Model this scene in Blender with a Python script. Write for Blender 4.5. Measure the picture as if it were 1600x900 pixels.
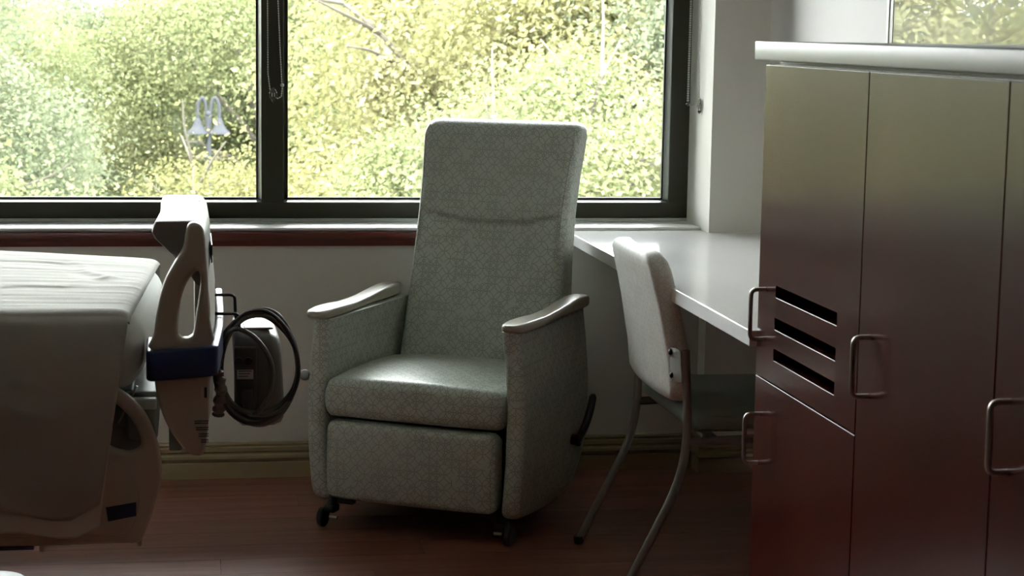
import bpy, bmesh, math, random
import numpy as np
from mathutils import Vector, Matrix, noise as mnoise
random.seed(7); rng = np.random.default_rng(7)
for o in list(bpy.data.objects): bpy.data.objects.remove(o, do_unlink=True)
SC = bpy.context.scene; COL = SC.collection
PI = math.pi

# ------------------------------------------------------------------ camera
H = 1.45
yaw, pitch, roll = [math.radians(a) for a in (9.73225, -7.75512, 0.93081)]
fw = Vector((math.sin(yaw)*math.cos(pitch), math.cos(yaw)*math.cos(pitch), math.sin(pitch)))
r0 = Vector((math.cos(yaw), -math.sin(yaw), 0)); u0 = r0.cross(fw)
rt = r0*math.cos(roll) + u0*math.sin(roll); up = -r0*math.sin(roll) + u0*math.cos(roll)
cam = bpy.data.cameras.new('camera'); camo = bpy.data.objects.new('camera', cam); COL.objects.link(camo)
camo.matrix_world = Matrix(((rt.x, up.x, -fw.x, 0), (rt.y, up.y, -fw.y, 0), (rt.z, up.z, -fw.z, H), (0, 0, 0, 1)))
cam.sensor_width = 36; cam.lens = 2955.26/1600*36; cam.clip_end = 400; cam.clip_start = 0.05
cam.dof.use_dof = True; cam.dof.focus_distance = 5.4; cam.dof.aperture_fstop = 11.0
SC.camera = camo

# ------------------------------------------------------------------ sky, sun, exposure
wd = bpy.data.worlds.new('sky'); SC.world = wd; wd.use_nodes = True
wd.node_tree.nodes['Background'].inputs[0].default_value = (0.96, 0.98, 1.0, 1)
wd.node_tree.nodes['Background'].inputs[1].default_value = 24.0
sun = bpy.data.lights.new('sun', 'SUN'); sun.energy = 22.0; sun.angle = math.radians(2.0); sun.color = (1.0, 0.95, 0.86)
suno = bpy.data.objects.new('sun', sun); COL.objects.link(suno)
suno.rotation_euler = (math.radians(42), 0, math.radians(-24))
SC.view_settings.view_transform = 'Standard'; SC.view_settings.look = 'None'
SC.view_settings.gamma = 1.0; SC.view_settings.use_curve_mapping = False
SC.view_settings.exposure = 0.0
cy = SC.cycles
cy.use_denoising = True; cy.max_bounces = 12; cy.diffuse_bounces = 8; cy.glossy_bounces = 5
cy.transparent_max_bounces = 12; cy.transmission_bounces = 6; cy.caustics_reflective = False; cy.caustics_refractive = False
cy.sample_clamp_indirect = 6.0

# ------------------------------------------------------------------ materials
MATS = {}
def nt(name):
    m = bpy.data.materials.new(name); m.use_nodes = True
    n = m.node_tree; n.nodes.clear()
    out = n.nodes.new('ShaderNodeOutputMaterial'); MATS[name] = m
    return m, n, out
def N(n, t, **kw):
    x = n.nodes.new(t)
    for k, v in kw.items(): setattr(x, k, v)
    return x
def math_(n, op, a, b=None, c=None):
    x = N(n, 'ShaderNodeMath', operation=op)
    for i, v in enumerate((a, b, c)):
        if v is None: continue
        if isinstance(v, (int, float)): x.inputs[i].default_value = v
        else: n.links.new(v, x.inputs[i])
    return x.outputs[0]
def mixc(n, f, a, b):
    x = N(n, 'ShaderNodeMix', data_type='RGBA')
    for i, v in ((0, f), (6, a), (7, b)):
        if isinstance(v, (int, float)): x.inputs[i].default_value = v
        elif isinstance(v, tuple): x.inputs[i].default_value = (*v, 1) if len(v) == 3 else v
        else: n.links.new(v, x.inputs[i])
    return x.outputs[2]
def pos(n, scale=(1, 1, 1), obj=False):
    g = N(n, 'ShaderNodeTexCoord').outputs['Object'] if obj else N(n, 'ShaderNodeNewGeometry').outputs['Position']
    mp = N(n, 'ShaderNodeMapping'); mp.inputs['Scale'].default_value = scale
    n.links.new(g, mp.inputs[0]); return mp.outputs[0]
def noise(n, vec, scale, detail=3, rough=.5):
    x = N(n, 'ShaderNodeTexNoise'); x.inputs['Scale'].default_value = scale; x.inputs['Detail'].default_value = detail
    x.inputs['Roughness'].default_value = rough
    n.links.new(vec, x.inputs['Vector']); return x.outputs[0]
def pbsdf(n, out, col, rough=.5, metal=0., spec=.5):
    b = N(n, 'ShaderNodeBsdfPrincipled')
    if isinstance(col, tuple): b.inputs['Base Color'].default_value = (*col, 1)
    else: n.links.new(col, b.inputs['Base Color'])
    if isinstance(rough, (int, float)): b.inputs['Roughness'].default_value = rough
    else: n.links.new(rough, b.inputs['Roughness'])
    b.inputs['Metallic'].default_value = metal; b.inputs['Specular IOR Level'].default_value = spec
    if out: n.links.new(b.outputs[0], out.inputs[0])
    return b
def bump(n, b, h, strength=.3, dist=.002):
    x = N(n, 'ShaderNodeBump'); x.inputs['Strength'].default_value = strength; x.inputs['Distance'].default_value = dist
    n.links.new(h, x.inputs['Height']); n.links.new(x.outputs[0], b.inputs['Normal'])
def simple(name, col, rough=.5, metal=0., spec=.5, var=.06, vs=6.0, bmp=0., bs=200.):
    m, n, out = nt(name)
    v = noise(n, pos(n), vs, 3)
    a = tuple(max(0, c*(1-var)) for c in col); b_ = tuple(min(1, c*(1+var)) for c in col)
    b = pbsdf(n, out, mixc(n, v, a, b_), rough, metal, spec)
    if bmp: bump(n, b, noise(n, pos(n), bs, 2), bmp, .001)
    return m
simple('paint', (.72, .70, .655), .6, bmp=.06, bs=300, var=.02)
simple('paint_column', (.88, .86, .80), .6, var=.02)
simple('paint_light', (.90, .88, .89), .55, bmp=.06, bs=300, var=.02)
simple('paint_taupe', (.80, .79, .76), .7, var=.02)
simple('ceiling_paint', (.86, .86, .85), .8, var=.02)
simple('baseboard', (.27, .215, .125), .45, var=.05)
simple('bronze', (.022, .021, .012), .5, spec=.3, var=.1)
simple('bronze_matte', (.020, .019, .011), .8, spec=.0)
simple('bead_alu', (.55, .57, .55), .3, metal=.6, var=.05)
simple('gasket', (.012, .012, .013), .5)
simple('sill_white', (.90, .89, .89), .3, var=.02)
simple('desk_white', (.88, .88, .88), .07, var=.02, vs=40)
simple('counter_grey', (.42, .44, .42), .38, var=.05, vs=60)
simple('black_plastic', (.012, .012, .013), .4)
simple('black_metal', (.015, .015, .016), .35, metal=.3)
simple('nickel', (.42, .40, .37), .3, metal=1.0, var=.05)
simple('grey_tube', (.34, .35, .34), .34, metal=.75, var=.05)
simple('plate_grey', (.5, .53, .52), .4, metal=.3, var=.05)
simple('pad_beige', (.46, .425, .36), .32, var=.06, vs=20)
simple('knob_grey', (.26, .27, .27), .3)
simple('bed_plastic', (.55, .52, .46), .42, var=.03)
simple('bed_plastic_white', (.27, .265, .26), .38, var=.03)
simple('bed_base_white', (.82, .83, .84), .35, var=.02)
simple('navy', (.016, .028, .095), .4)
simple('frame_grey', (.16, .175, .17), .5, var=.1)
simple('sheet', (.72, .75, .72), .8, var=.03, vs=4, bmp=.15, bs=500)
simple('coverlet', (.42, .41, .375), .85, var=.04, vs=4, bmp=.2, bs=400)
simple('seat_vinyl', (.27, .36, .32), .30, var=.06)
simple('pump_case', (.13, .125, .11), .42, var=.05)
simple('pump_dark', (.05, .048, .044), .45, var=.05)
simple('cable_grey', (.11, .11, .10), .4, var=.1)
simple('cable_dark', (.025, .025, .025), .4, var=.1)
simple('bead_silver', (.88, .88, .86), .35)
simple('label_white', (.6, .6, .58), .5)
simple('ink', (.03, .03, .035), .6)
simple('shade_fabric', (.7, .7, .68), .8)
simple('lamp_metal', (.035, .037, .043), .6, spec=.02)
simple('bark', (.085, .078, .066), .9, spec=.0, var=.3, vs=3)
simple('concrete', (.66, .69, .62), .9, var=.08, vs=.3)
simple('house_wall', (.6, .58, .55), .8)

def wood(name, c1, c2, rough, scl, spec=.5, bmp=.05, rnd=False):
    m, n, out = nt(name)
    vec = pos(n, scl)
    if rnd:
        oi = N(n, 'ShaderNodeObjectInfo'); ad = N(n, 'ShaderNodeVectorMath', operation='ADD'); cb = N(n, 'ShaderNodeCombineXYZ')
        for i in range(3): n.links.new(math_(n, 'MULTIPLY', oi.outputs['Random'], 17.3+9*i), cb.inputs[i])
        n.links.new(vec, ad.inputs[0]); n.links.new(cb.outputs[0], ad.inputs[1]); vec = ad.outputs[0]
    g = noise(n, vec, 1.0, 6, .62)
    f = N(n, 'ShaderNodeMapRange'); f.inputs[1].default_value = .32; f.inputs[2].default_value = .68; n.links.new(g, f.inputs[0])
    col = mixc(n, f.outputs[0], c1, c2)
    if rnd:
        hs = N(n, 'ShaderNodeHueSaturation'); n.links.new(col, hs.inputs['Color'])
        n.links.new(math_(n, 'MULTIPLY_ADD', oi.outputs['Random'], .3, .85), hs.inputs['Value']); col = hs.outputs[0]
    b = pbsdf(n, out, col, rough, 0, spec)
    bump(n, b, g, bmp, .001)
    return m
wood('mahogany', (.034, .0058, .0040), (.060, .0105, .0068), .21, (6, 6, .9), spec=.30, bmp=.03)
wood('rail_wood', (.07, .014, .011), (.12, .022, .016), .32, (1.2, 20, 20))
wood('plank_wood', (.13, .044, .030), (.24, .090, .064), .36, (2.2, 26, 26), rnd=True, bmp=.05)
MATS['subfloor'] = simple('subfloor', (.05, .03, .025), .9)

def fabric(name, base, line, rad=.0205, rough=.4, w=.042):
    m, n, out = nt(name)
    uv = N(n, 'ShaderNodeUVMap'); sx = N(n, 'ShaderNodeSeparateXYZ'); n.links.new(uv.outputs[0], sx.inputs[0])
    u = math_(n, 'PINGPONG', math_(n, 'DIVIDE', sx.outputs[0], rad), 1.0)
    v = math_(n, 'PINGPONG', math_(n, 'DIVIDE', sx.outputs[1], rad), 1.0)
    def ring(cx, cy_):
        a = math_(n, 'SUBTRACT', u, cx); b = math_(n, 'SUBTRACT', v, cy_)
        d = math_(n, 'SQRT', math_(n, 'ADD', math_(n, 'MULTIPLY', a, a), math_(n, 'MULTIPLY', b, b)))
        return math_(n, 'ABSOLUTE', math_(n, 'SUBTRACT', d, 1.0))
    def line_(x): return math_(n, 'SMOOTH_MIN', x, 1.0, 0) if False else math_(n, 'LESS_THAN', x, w)
    odd = line_(math_(n, 'MINIMUM', ring(1, 0), ring(0, 1)))
    even = line_(math_(n, 'MINIMUM', ring(0, 0), ring(1, 1)))
    nz = noise(n, uv.outputs[0], 19, 1); nz2 = noise(n, uv.outputs[0], 23, 1)
    even = math_(n, 'MULTIPLY', even, math_(n, 'GREATER_THAN', nz, .53))
    odd = math_(n, 'MULTIPLY', odd, math_(n, 'LESS_THAN', nz2, .66))
    lm = math_(n, 'MAXIMUM', odd, even)
    wv = noise(n, uv.outputs[0], 900, 1)
    bc = mixc(n, wv, tuple(c*.93 for c in base), tuple(min(1, c*1.07) for c in base))
    b = pbsdf(n, out, mixc(n, math_(n, 'MULTIPLY', lm, .62), bc, line), rough, 0, .45)
    bump(n, b, wv, .08, .0005)
    return m
fabric('recliner_fabric', (.575, .63, .575), (.20, .20, .16), rad=.0225, rough=.38)
fabric('chair_fabric', (.74, .75, .71), (.50, .49, .44), rad=.016, rough=.5)

def glassy(name, tint, refl=1.0, rough=0.0):
    m, n, out = nt(name)
    t = N(n, 'ShaderNodeBsdfTransparent'); t.inputs[0].default_value = (*tint, 1)
    g = N(n, 'ShaderNodeBsdfGlossy'); g.inputs['Roughness'].default_value = rough
    fr = N(n, 'ShaderNodeFresnel'); fr.inputs[0].default_value = 1.45
    mx = N(n, 'ShaderNodeMixShader'); n.links.new(math_(n, 'MULTIPLY', fr.outputs[0], refl), mx.inputs[0])
    n.links.new(t.outputs[0], mx.inputs[1]); n.links.new(g.outputs[0], mx.inputs[2]); n.links.new(mx.outputs[0], out.inputs[0])
    return m
glassy('pane_glass', (.95, .97, .95)); glassy('clear_plastic', (.80, .82, .81), 3.5, .15)

def hazy_mirror():
    m, n, out = nt('panel_glass')
    d = N(n, 'ShaderNodeBsdfDiffuse'); d.inputs[0].default_value = (.60, .63, .62, 1)
    g = N(n, 'ShaderNodeBsdfGlossy'); g.inputs['Roughness'].default_value = .0; g.inputs[0].default_value = (.85, .87, .88, 1)
    mx = N(n, 'ShaderNodeMixShader'); mx.inputs[0].default_value = .42
    n.links.new(d.outputs[0], mx.inputs[1]); n.links.new(g.outputs[0], mx.inputs[2]); n.links.new(mx.outputs[0], out.inputs[0])
hazy_mirror()

def leafmat(name, c1, c2, c3):
    m, n, out = nt(name)
    at = N(n, 'ShaderNodeAttribute', attribute_name='tone')
    rp = N(n, 'ShaderNodeValToRGB'); e = rp.color_ramp.elements
    e[0].color = (*c1, 1); e[0].position = 0; e[1].color = (*c3, 1); e[1].position = 1
    k = e.new(.55); k.color = (*c2, 1)
    n.links.new(at.outputs['Fac'], rp.inputs[0])
    d = N(n, 'ShaderNodeBsdfDiffuse'); t = N(n, 'ShaderNodeBsdfTranslucent')
    n.links.new(rp.outputs[0], d.inputs[0]); n.links.new(rp.outputs[0], t.inputs[0])
    mx = N(n, 'ShaderNodeMixShader'); mx.inputs[0].default_value = .42
    n.links.new(d.outputs[0], mx.inputs[1]); n.links.new(t.outputs[0], mx.inputs[2]); n.links.new(mx.outputs[0], out.inputs[0])
leafmat('leaf_yellow', (.100, .101, .040), (.155, .149, .071), (.232, .220, .143))
leafmat('leaf_green', (.090, .108, .052), (.138, .149, .076), (.226, .219, .138))
leafmat('leaf_blue', (.083, .102, .066), (.121, .137, .088), (.200, .207, .145))

# ------------------------------------------------------------------ mesh helpers
ORG = {}
def tag(o, label, cat, group=None):
    o['label'] = label; o['category'] = cat
    if group: o['group'] = group
    return o
def thing(name, loc, label, cat, group=None, rz=0., local=False):
    o = bpy.data.objects.new(name, None); COL.objects.link(o); o.location = loc; o.rotation_euler = (0, 0, rz); o.empty_display_size = .1
    ORG[o.name] = Vector((0, 0, 0)) if local else Vector(loc)
    return tag(o, label, cat, group)
def mesh(name, V, F, uv=False, smooth=40):
    me = bpy.data.meshes.new(name); me.from_pydata([tuple(v) for v in V], [], F); me.update()
    bm = bmesh.new(); bm.from_mesh(me); bmesh.ops.recalc_face_normals(bm, faces=bm.faces)
    if uv:
        L = bm.loops.layers.uv.new('UVMap')
        for f in bm.faces:
            n = f.normal; a = max(range(3), key=lambda i: abs(n[i]))
            for l in f.loops:
                c = l.vert.co
                l[L].uv = (c.y+.31, c.z) if a == 0 else ((c.x, c.z) if a == 1 else (c.x, c.y+.17))
    bm.to_mesh(me); bm.free()
    if smooth:
        me.polygons.foreach_set('use_smooth', [True]*len(me.polygons))
        me.set_sharp_from_angle(angle=math.radians(smooth))
    return me
def link(name, me, mat, parent=None, kind=None):
    if mat and not me.materials: me.materials.append(MATS[mat])
    o = bpy.data.objects.new(name, me); COL.objects.link(o)
    ORG[o.name] = Vector((0, 0, 0))
    if parent is not None: o.parent = parent; ORG[o.name] = ORG[parent.name]
    if kind: o['kind'] = kind
    return o
def part(name, VF, mat, parent=None, uv=False, smooth=40, kind=None, label=None):
    V, F = VF
    if parent is not None:
        g = ORG[parent.name]; V = [(v[0]-g.x, v[1]-g.y, v[2]-g.z) for v in V]
    o = link(name, mesh(name, V, F, uv, smooth), mat, parent, kind)
    if label: o['label'] = label
    return o
def join(*vfs):
    V = []; F = []
    for v, f in vfs:
        k = len(V); V += list(v); F += [tuple(i+k for i in q) for q in f]
    return V, F
def box(x0, x1, y0, y1, z0, z1, b=0.):
    """box with optional rounded edges"""
    if b <= 0:
        V = [(x, y, z) for x in (x0, x1) for y in (y0, y1) for z in (z0, z1)]
        return V, [(0, 1, 3, 2), (4, 6, 7, 5), (0, 4, 5, 1), (2, 3, 7, 6), (0, 2, 6, 4), (1, 5, 7, 3)]
    bm = bmesh.new(); bmesh.ops.create_cube(bm, size=1)
    for v in bm.verts: v.co = Vector(((x0+x1)/2+v.co.x*(x1-x0), (y0+y1)/2+v.co.y*(y1-y0), (z0+z1)/2+v.co.z*(z1-z0)))
    bmesh.ops.bevel(bm, geom=list(bm.edges), offset=b, segments=3, affect='EDGES', profile=.5)
    bm.verts.index_update()
    V = [tuple(v.co) for v in bm.verts]; F = [tuple(v.index for v in f.verts) for f in bm.faces]; bm.free()
    return V, F
def loft(secs, cap=True):
    n = len(secs[0]); V = [p for s in secs for p in s]; F = []
    for i in range(len(secs)-1):
        for j in range(n):
            k = (j+1) % n; F.append((i*n+j, i*n+k, (i+1)*n+k, (i+1)*n+j))
    if cap:
        for i in (0, len(secs)-1):
            s = secs[i]; c = tuple(sum(p[a] for p in s)/n for a in range(3)); V.append(c); m = len(V)-1
            for j in range(n): F.append((i*n+j, i*n+(j+1) % n, m))
    return V, F
def rrect(a0, a1, b0, b1, r, n=6, sub=0):
    """rounded rectangle loop; sub = extra points on the straight edges"""
    r = min(r, (a1-a0)/2*.999, (b1-b0)/2*.999); P = []
    for cx, cy_, t0 in ((a1-r, b0+r, -PI/2), (a1-r, b1-r, 0), (a0+r, b1-r, PI/2), (a0+r, b0+r, PI)):
        for i in range(n+1):
            t = t0+PI/2*i/n; P.append((cx+r*math.cos(t), cy_+r*math.sin(t)))
    if sub:
        Q = []; m = len(P)
        for i in range(m):
            p, q = P[i], P[(i+1) % m]; Q.append(p)
            if (i+1) % (n+1) == 0:
                for k in range(1, sub+1): t = k/(sub+1); Q.append((p[0]+(q[0]-p[0])*t, p[1]+(q[1]-p[1])*t))
        P = Q
    return P
def catmull(P, m=6, closed=False):
    P = [Vector(p) for p in P]; n = len(P); out = []
    rngi = range(n) if closed else range(n-1)
    for i in rngi:
        p0 = P[(i-1) % n] if closed or i > 0 else P[0]*2-P[1]
        p1 = P[i]; p2 = P[(i+1) % n]
        p3 = P[(i+2) % n] if closed or i < n-2 else P[-1]*2-P[-2]
        for k in range(m):
            t = k/m
            out.append(.5*((2*p1)+(p2-p0)*t+(2*p0-5*p1+4*p2-p3)*t*t+(3*p1-p0-3*p2+p3)*t**3))
    if not closed: out.append(P[-1])
    return out
def tube(path, r, n=10, closed=False, cap=True):
    P = [Vector(p) for p in path]; m = len(P); secs = []; nrm = None
    for i in range(m):
        if closed: t = (P[(i+1) % m]-P[i-1]).normalized()
        else: t = (P[min(i+1, m-1)]-P[max(i-1, 0)]).normalized()
        if nrm is None:
            a = Vector((0, 0, 1)) if abs(t.z) < .9 else Vector((1, 0, 0)); nrm = t.cross(a).normalized()
        else: nrm = (nrm-t*nrm.dot(t)).normalized()
        b = t.cross(nrm); rr = r[i] if isinstance(r, (list, tuple)) else r
        secs.append([tuple(P[i]+nrm*(rr*math.cos(2*PI*j/n))+b*(rr*math.sin(2*PI*j/n))) for j in range(n)])
    if closed: secs.append(secs[0]); return loft(secs, False)
    return loft(secs, cap)
def fillet(P, r, m=5):
    P = [Vector(p) for p in P]; out = [P[0]]
    for i in range(1, len(P)-1):
        a = (P[i-1]-P[i]); b = (P[i+1]-P[i]); d = min(r, a.length*.49, b.length*.49)
        A = P[i]+a.normalized()*d; B = P[i]+b.normalized()*d
        for k in range(m+1): t = k/m; out.append(A*(1-t)**2+P[i]*2*t*(1-t)+B*t*t)
    return out+[P[-1]]
def lathe(prof, axis='z', c=(0, 0, 0), n=20):
    """prof = (radius, height) list"""
    secs = []
    for r, h in prof:
        L = []
        for j in range(n):
            a, b = r*math.cos(2*PI*j/n), r*math.sin(2*PI*j/n)
            p = {'z': (a, b, h), 'x': (h, a, b), 'y': (a, h, b)}[axis]; L.append((p[0]+c[0], p[1]+c[1], p[2]+c[2]))
        secs.append(L)
    return loft(secs)
def sphere(c, r, n=14, m=9, sc=(1, 1, 1)):
    secs = []
    for i in range(m+1):
        t = -PI/2+PI*(i+.02)/(m+.04)
        secs.append([(c[0]+sc[0]*r*math.cos(t)*math.cos(2*PI*j/n), c[1]+sc[1]*r*math.cos(t)*math.sin(2*PI*j/n), c[2]+sc[2]*r*math.sin(t)) for j in range(n)])
    return loft(secs)
def plate(outer, holes, thick, bev, to3d, res=2):
    """flat plate with holes from 2D loops; to3d maps (a, b, c) with c along the thickness"""
    cu = bpy.data.curves.new('tmp', 'CURVE'); cu.dimensions = '2D'; cu.fill_mode = 'BOTH'
    cu.extrude = thick/2-bev; cu.bevel_depth = bev; cu.bevel_resolution = res; cu.offset = -bev
    for L in [outer]+list(holes):
        s = cu.splines.new('POLY'); s.points.add(len(L)-1); s.use_cyclic_u = True
        for p, q in zip(s.points, L): p.co = (q[0], q[1], 0, 1)
    ob = bpy.data.objects.new('tmp', cu); COL.objects.link(ob)
    dg = bpy.context.evaluated_depsgraph_get(); dg.update(); me = bpy.data.meshes.new_from_object(ob.evaluated_get(dg))
    V = [to3d(*v.co) for v in me.vertices]; F = [tuple(p.vertices) for p in me.polygons]
    bpy.data.objects.remove(ob); bpy.data.curves.remove(cu); bpy.data.meshes.remove(me)
    bm = bmesh.new()
    vs = [bm.verts.new(v) for v in V]
    for f in F:
        try: bm.faces.new([vs[i] for i in f])
        except ValueError: pass
    bmesh.ops.remove_doubles(bm, verts=bm.verts, dist=1e-5); bm.verts.index_update()
    V = [tuple(v.co) for v in bm.verts]; F = [tuple(v.index for v in f.verts) for f in bm.faces]; bm.free()
    return V, F
def struct(name, VF, mat, parent=None, label=None, smooth=0, cat=None):
    o = part(name, VF, mat, parent, smooth=smooth)
    if parent is None:
        o['kind'] = 'structure'; ORG[o.name] = Vector((0, 0, 0))
        if label: o['label'] = label
        if cat: o['category'] = cat
    return o
def interp(x, xs, ys): return float(np.interp(x, xs, ys))

# ------------------------------------------------------------------ room
XL, XR, YB, W, YC, WF, ZC = -3.6, 1.863, -3.0, 6.057, 5.969, 6.25, 2.7
XC = 1.6745                                   # left side of the corner pier = right reveal of the window
WX0, WZ0, WZ1 = -2.6, .8237, 2.08
fl = struct('floor', box(XL, XR, YB, 6.4, -.06, -.012), 'subfloor', label='reddish brown wood plank floor', cat='floor')
pw, gap = .142, .0014; uni = mesh('plank', *box(-.5, .5, -.5, .5, -.5, .5), smooth=0); uni.materials.append(MATS['plank_wood'])
y = YB; row = 0
while y < W:
    y1 = min(y+pw, W); x = XL; first = True
    while x < XR:
        Lp = random.uniform(.6, 1.5) if first else 1.52
        x1 = min(x+Lp, XR)
        if XR-x1 < .15: x1 = XR
        p = bpy.data.objects.new('plank', uni); COL.objects.link(p); p.parent = fl
        p.scale = (x1-x-gap, y1-y-gap, .012); p.location = ((x+x1)/2, (y+y1)/2, -.006)
        x = x1; first = False
    y = y1; row += 1
struct('wall_back', join(box(XL, XC, W, 6.4, 0, .804), box(XL, WX0, W, 6.4, .804, ZC), box(WX0, XC, W, 6.4, WZ1, ZC)), 'paint',
       label='pale grey painted wall below and around the window', cat='wall')
struct('wall_corner', box(XC, XR, YC, 6.4, 0, ZC), 'paint_column', label='narrow painted wall strip between window and right wall', cat='wall')
struct('wall_right', box(XR, XR+.12, YB, 6.4, 0, ZC), 'paint_light', label='light painted right wall behind the desk', cat='wall')
struct('wall_left', box(XL-.12, XL, YB, 6.4, 0, ZC), 'paint_taupe', label='painted left wall of the room', cat='wall')
struct('wall_front', box(XL-.12, XR+.12, YB-.12, YB, 0, ZC), 'paint_taupe', label='painted wall behind the viewpoint', cat='wall')
struct('absorber_front', box(XL+.001, XR-.001, YB+.001, YB+.02, .0, 1.15), 'mahogany', label='added unseen dark wainscot on the wall behind the viewpoint', cat='light_absorber')  # unseen dark panel, added so bounced light falls off towards the floor
struct('absorber_left', box(XL+.001, XL+.02, YB+.021, W-.035, .0, 1.15), 'mahogany', label='added unseen dark wainscot along the left wall', cat='light_absorber')  # second added panel out of view, cuts low bounce from the left
struct('ceiling', box(XL-.12, XR+.12, YB-.12, 6.4, ZC, ZC+.12), 'ceiling_paint', label='flat white ceiling', cat='ceiling')

# moulded baseboard: profile (out, z) swept along plan path
BP = [(0, 0), (.016, 0), (.016, .050), (.013, .053), (.018, .058), (.022, .066), (.020, .074), (.013, .079), (.012, .083),
      (.017, .088), (.017, .100), (.010, .103), (.010, .107), (.013, .110), (.010, .117), (0, .118)]
def sweep_wall(path, prof):
    """plan path (list of (x, y)); profile pushed to the right-hand side of the path, mitred"""
    secs = []
    P = [Vector(p) for p in path]
    for i, p in enumerate(P):
        nr = []
        if i > 0: d = (P[i]-P[i-1]).normalized(); nr.append(Vector((d.y, -d.x)))
        if i < len(P)-1: d = (P[i+1]-P[i]).normalized(); nr.append(Vector((d.y, -d.x)))
        if len(nr) == 2: m = (nr[0]+nr[1]); m = m/m.dot(nr[0])
        else: m = nr[0]
        secs.append([(p.x+m.x*a, p.y+m.y*a, z) for a, z in prof])
    return loft(secs)
struct('baseboard_back', sweep_wall([(XL, W), (XC, W), (XC, YC), (XR, YC)], BP), 'baseboard', label='tan moulded baseboard under the window wall', smooth=30, cat='baseboard')
RP = [(0, .755), (.012, .755), (.014, .762), (.016, .772), (.022, .778), (.028, .782), (.030, .790), (.030, .799), (.027, .801), (0, .801)]
struct('trim_1', sweep_wall([(XL, W), (1.212, W)], RP), 'rail_wood', label='dark red wooden rail under the window sill', smooth=30, cat='trim')

# window: frame members, glazing beads, gaskets, panes and sill are parts
wn = struct('window_1', box(WX0, XC, 6.385, 6.40, WZ0-.02, WZ0-.001), 'bronze', label='wide dark bronze framed window with trees outside', cat='window')
bays = [(WX0+.067, -1.20), (-1.128, .2315), (.3037, 1.6074)]
part('window_sill', box(WX0+.01, 1.668, 6.043, WF+.01, .8045, .8140, .003), 'sill_white', wn)
part('sill_seal', box(WX0+.01, XC-.001, WF-.004, WF+.02, .8140, WZ0), 'plate_grey', wn)
FB = 6.335
part('bottom_rail', box(WX0, XC, WF, FB, WZ0, .877, .002), 'bronze', wn)
part('top_rail', box(WX0, XC, WF, FB, WZ1-.06, WZ1, .002), 'bronze', wn)
for a, b in ((WX0, bays[0][0]), (bays[0][1], bays[1][0]), (bays[1][1], bays[2][0]), (bays[2][1], XC)):
    part('mullion' if a not in (WX0, bays[2][1]) else 'jamb', box(a, b, WF+.001, FB-.001, .8765, WZ1-.0595, .002), 'bronze', wn)
for a, b in bays:
    zt = WZ1-.06
    # sloped aluminium bead along the bottom and the two sides, then black gasket, then glass
    bead = [(WF+.012, .877), (WF+.040, .8835), (WF+.040, .877)]
    part('glazing_bead', loft([[(x, q[0], q[1]) for q in bead] for x in (a, b)]), 'bead_alu', wn, smooth=0)
    for s, x in ((1, a), (-1, b)):
        part('glazing_bead', loft([[(x, WF+.012, z), (x+s*.011, WF+.040, z), (x, WF+.040, z)] for z in (.884, zt)]), 'bead_alu' if s < 0 else 'bronze_matte', wn, smooth=0)
        part('gasket', box(min(x, x+s*.016), max(x, x+s*.016), WF+.0405, WF+.052, .878, zt), 'gasket', wn, smooth=0)
    part('gasket', box(a+.0165, b-.0165, WF+.0405, WF+.052, .878, .890), 'gasket', wn, smooth=0)
    part('glass_pane', box(a+.003, b-.003, WF+.0525, WF+.0585, .880, zt-.002), 'pane_glass', wn, smooth=0)

# ------------------------------------------------------------------ desk along the right wall
DZ = .8038
dk = thing('desk', (1.53, 4.95, 0), 'long white built-in desk between window and tall cabinets', 'desk')
poly = [(1.213, 3.966), (XR-.001, 3.966), (XR-.001, YC-.001), (XC-.001, YC-.001), (XC-.001, W-.001), (1.213, W-.001)]
part('desk_top', plate(poly, [], .036, .0025, lambda a, b, c: (a, b, DZ-.018+c)), 'desk_white', dk, smooth=0)
part('support_panel', box(1.80, 1.860, 3.99, 4.02, 0, DZ-.0365), 'paint', dk)
part('wall_cleat', box(1.82, 1.861, 4.05, 5.93, DZ-.11, DZ-.0365), 'paint', dk)

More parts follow.
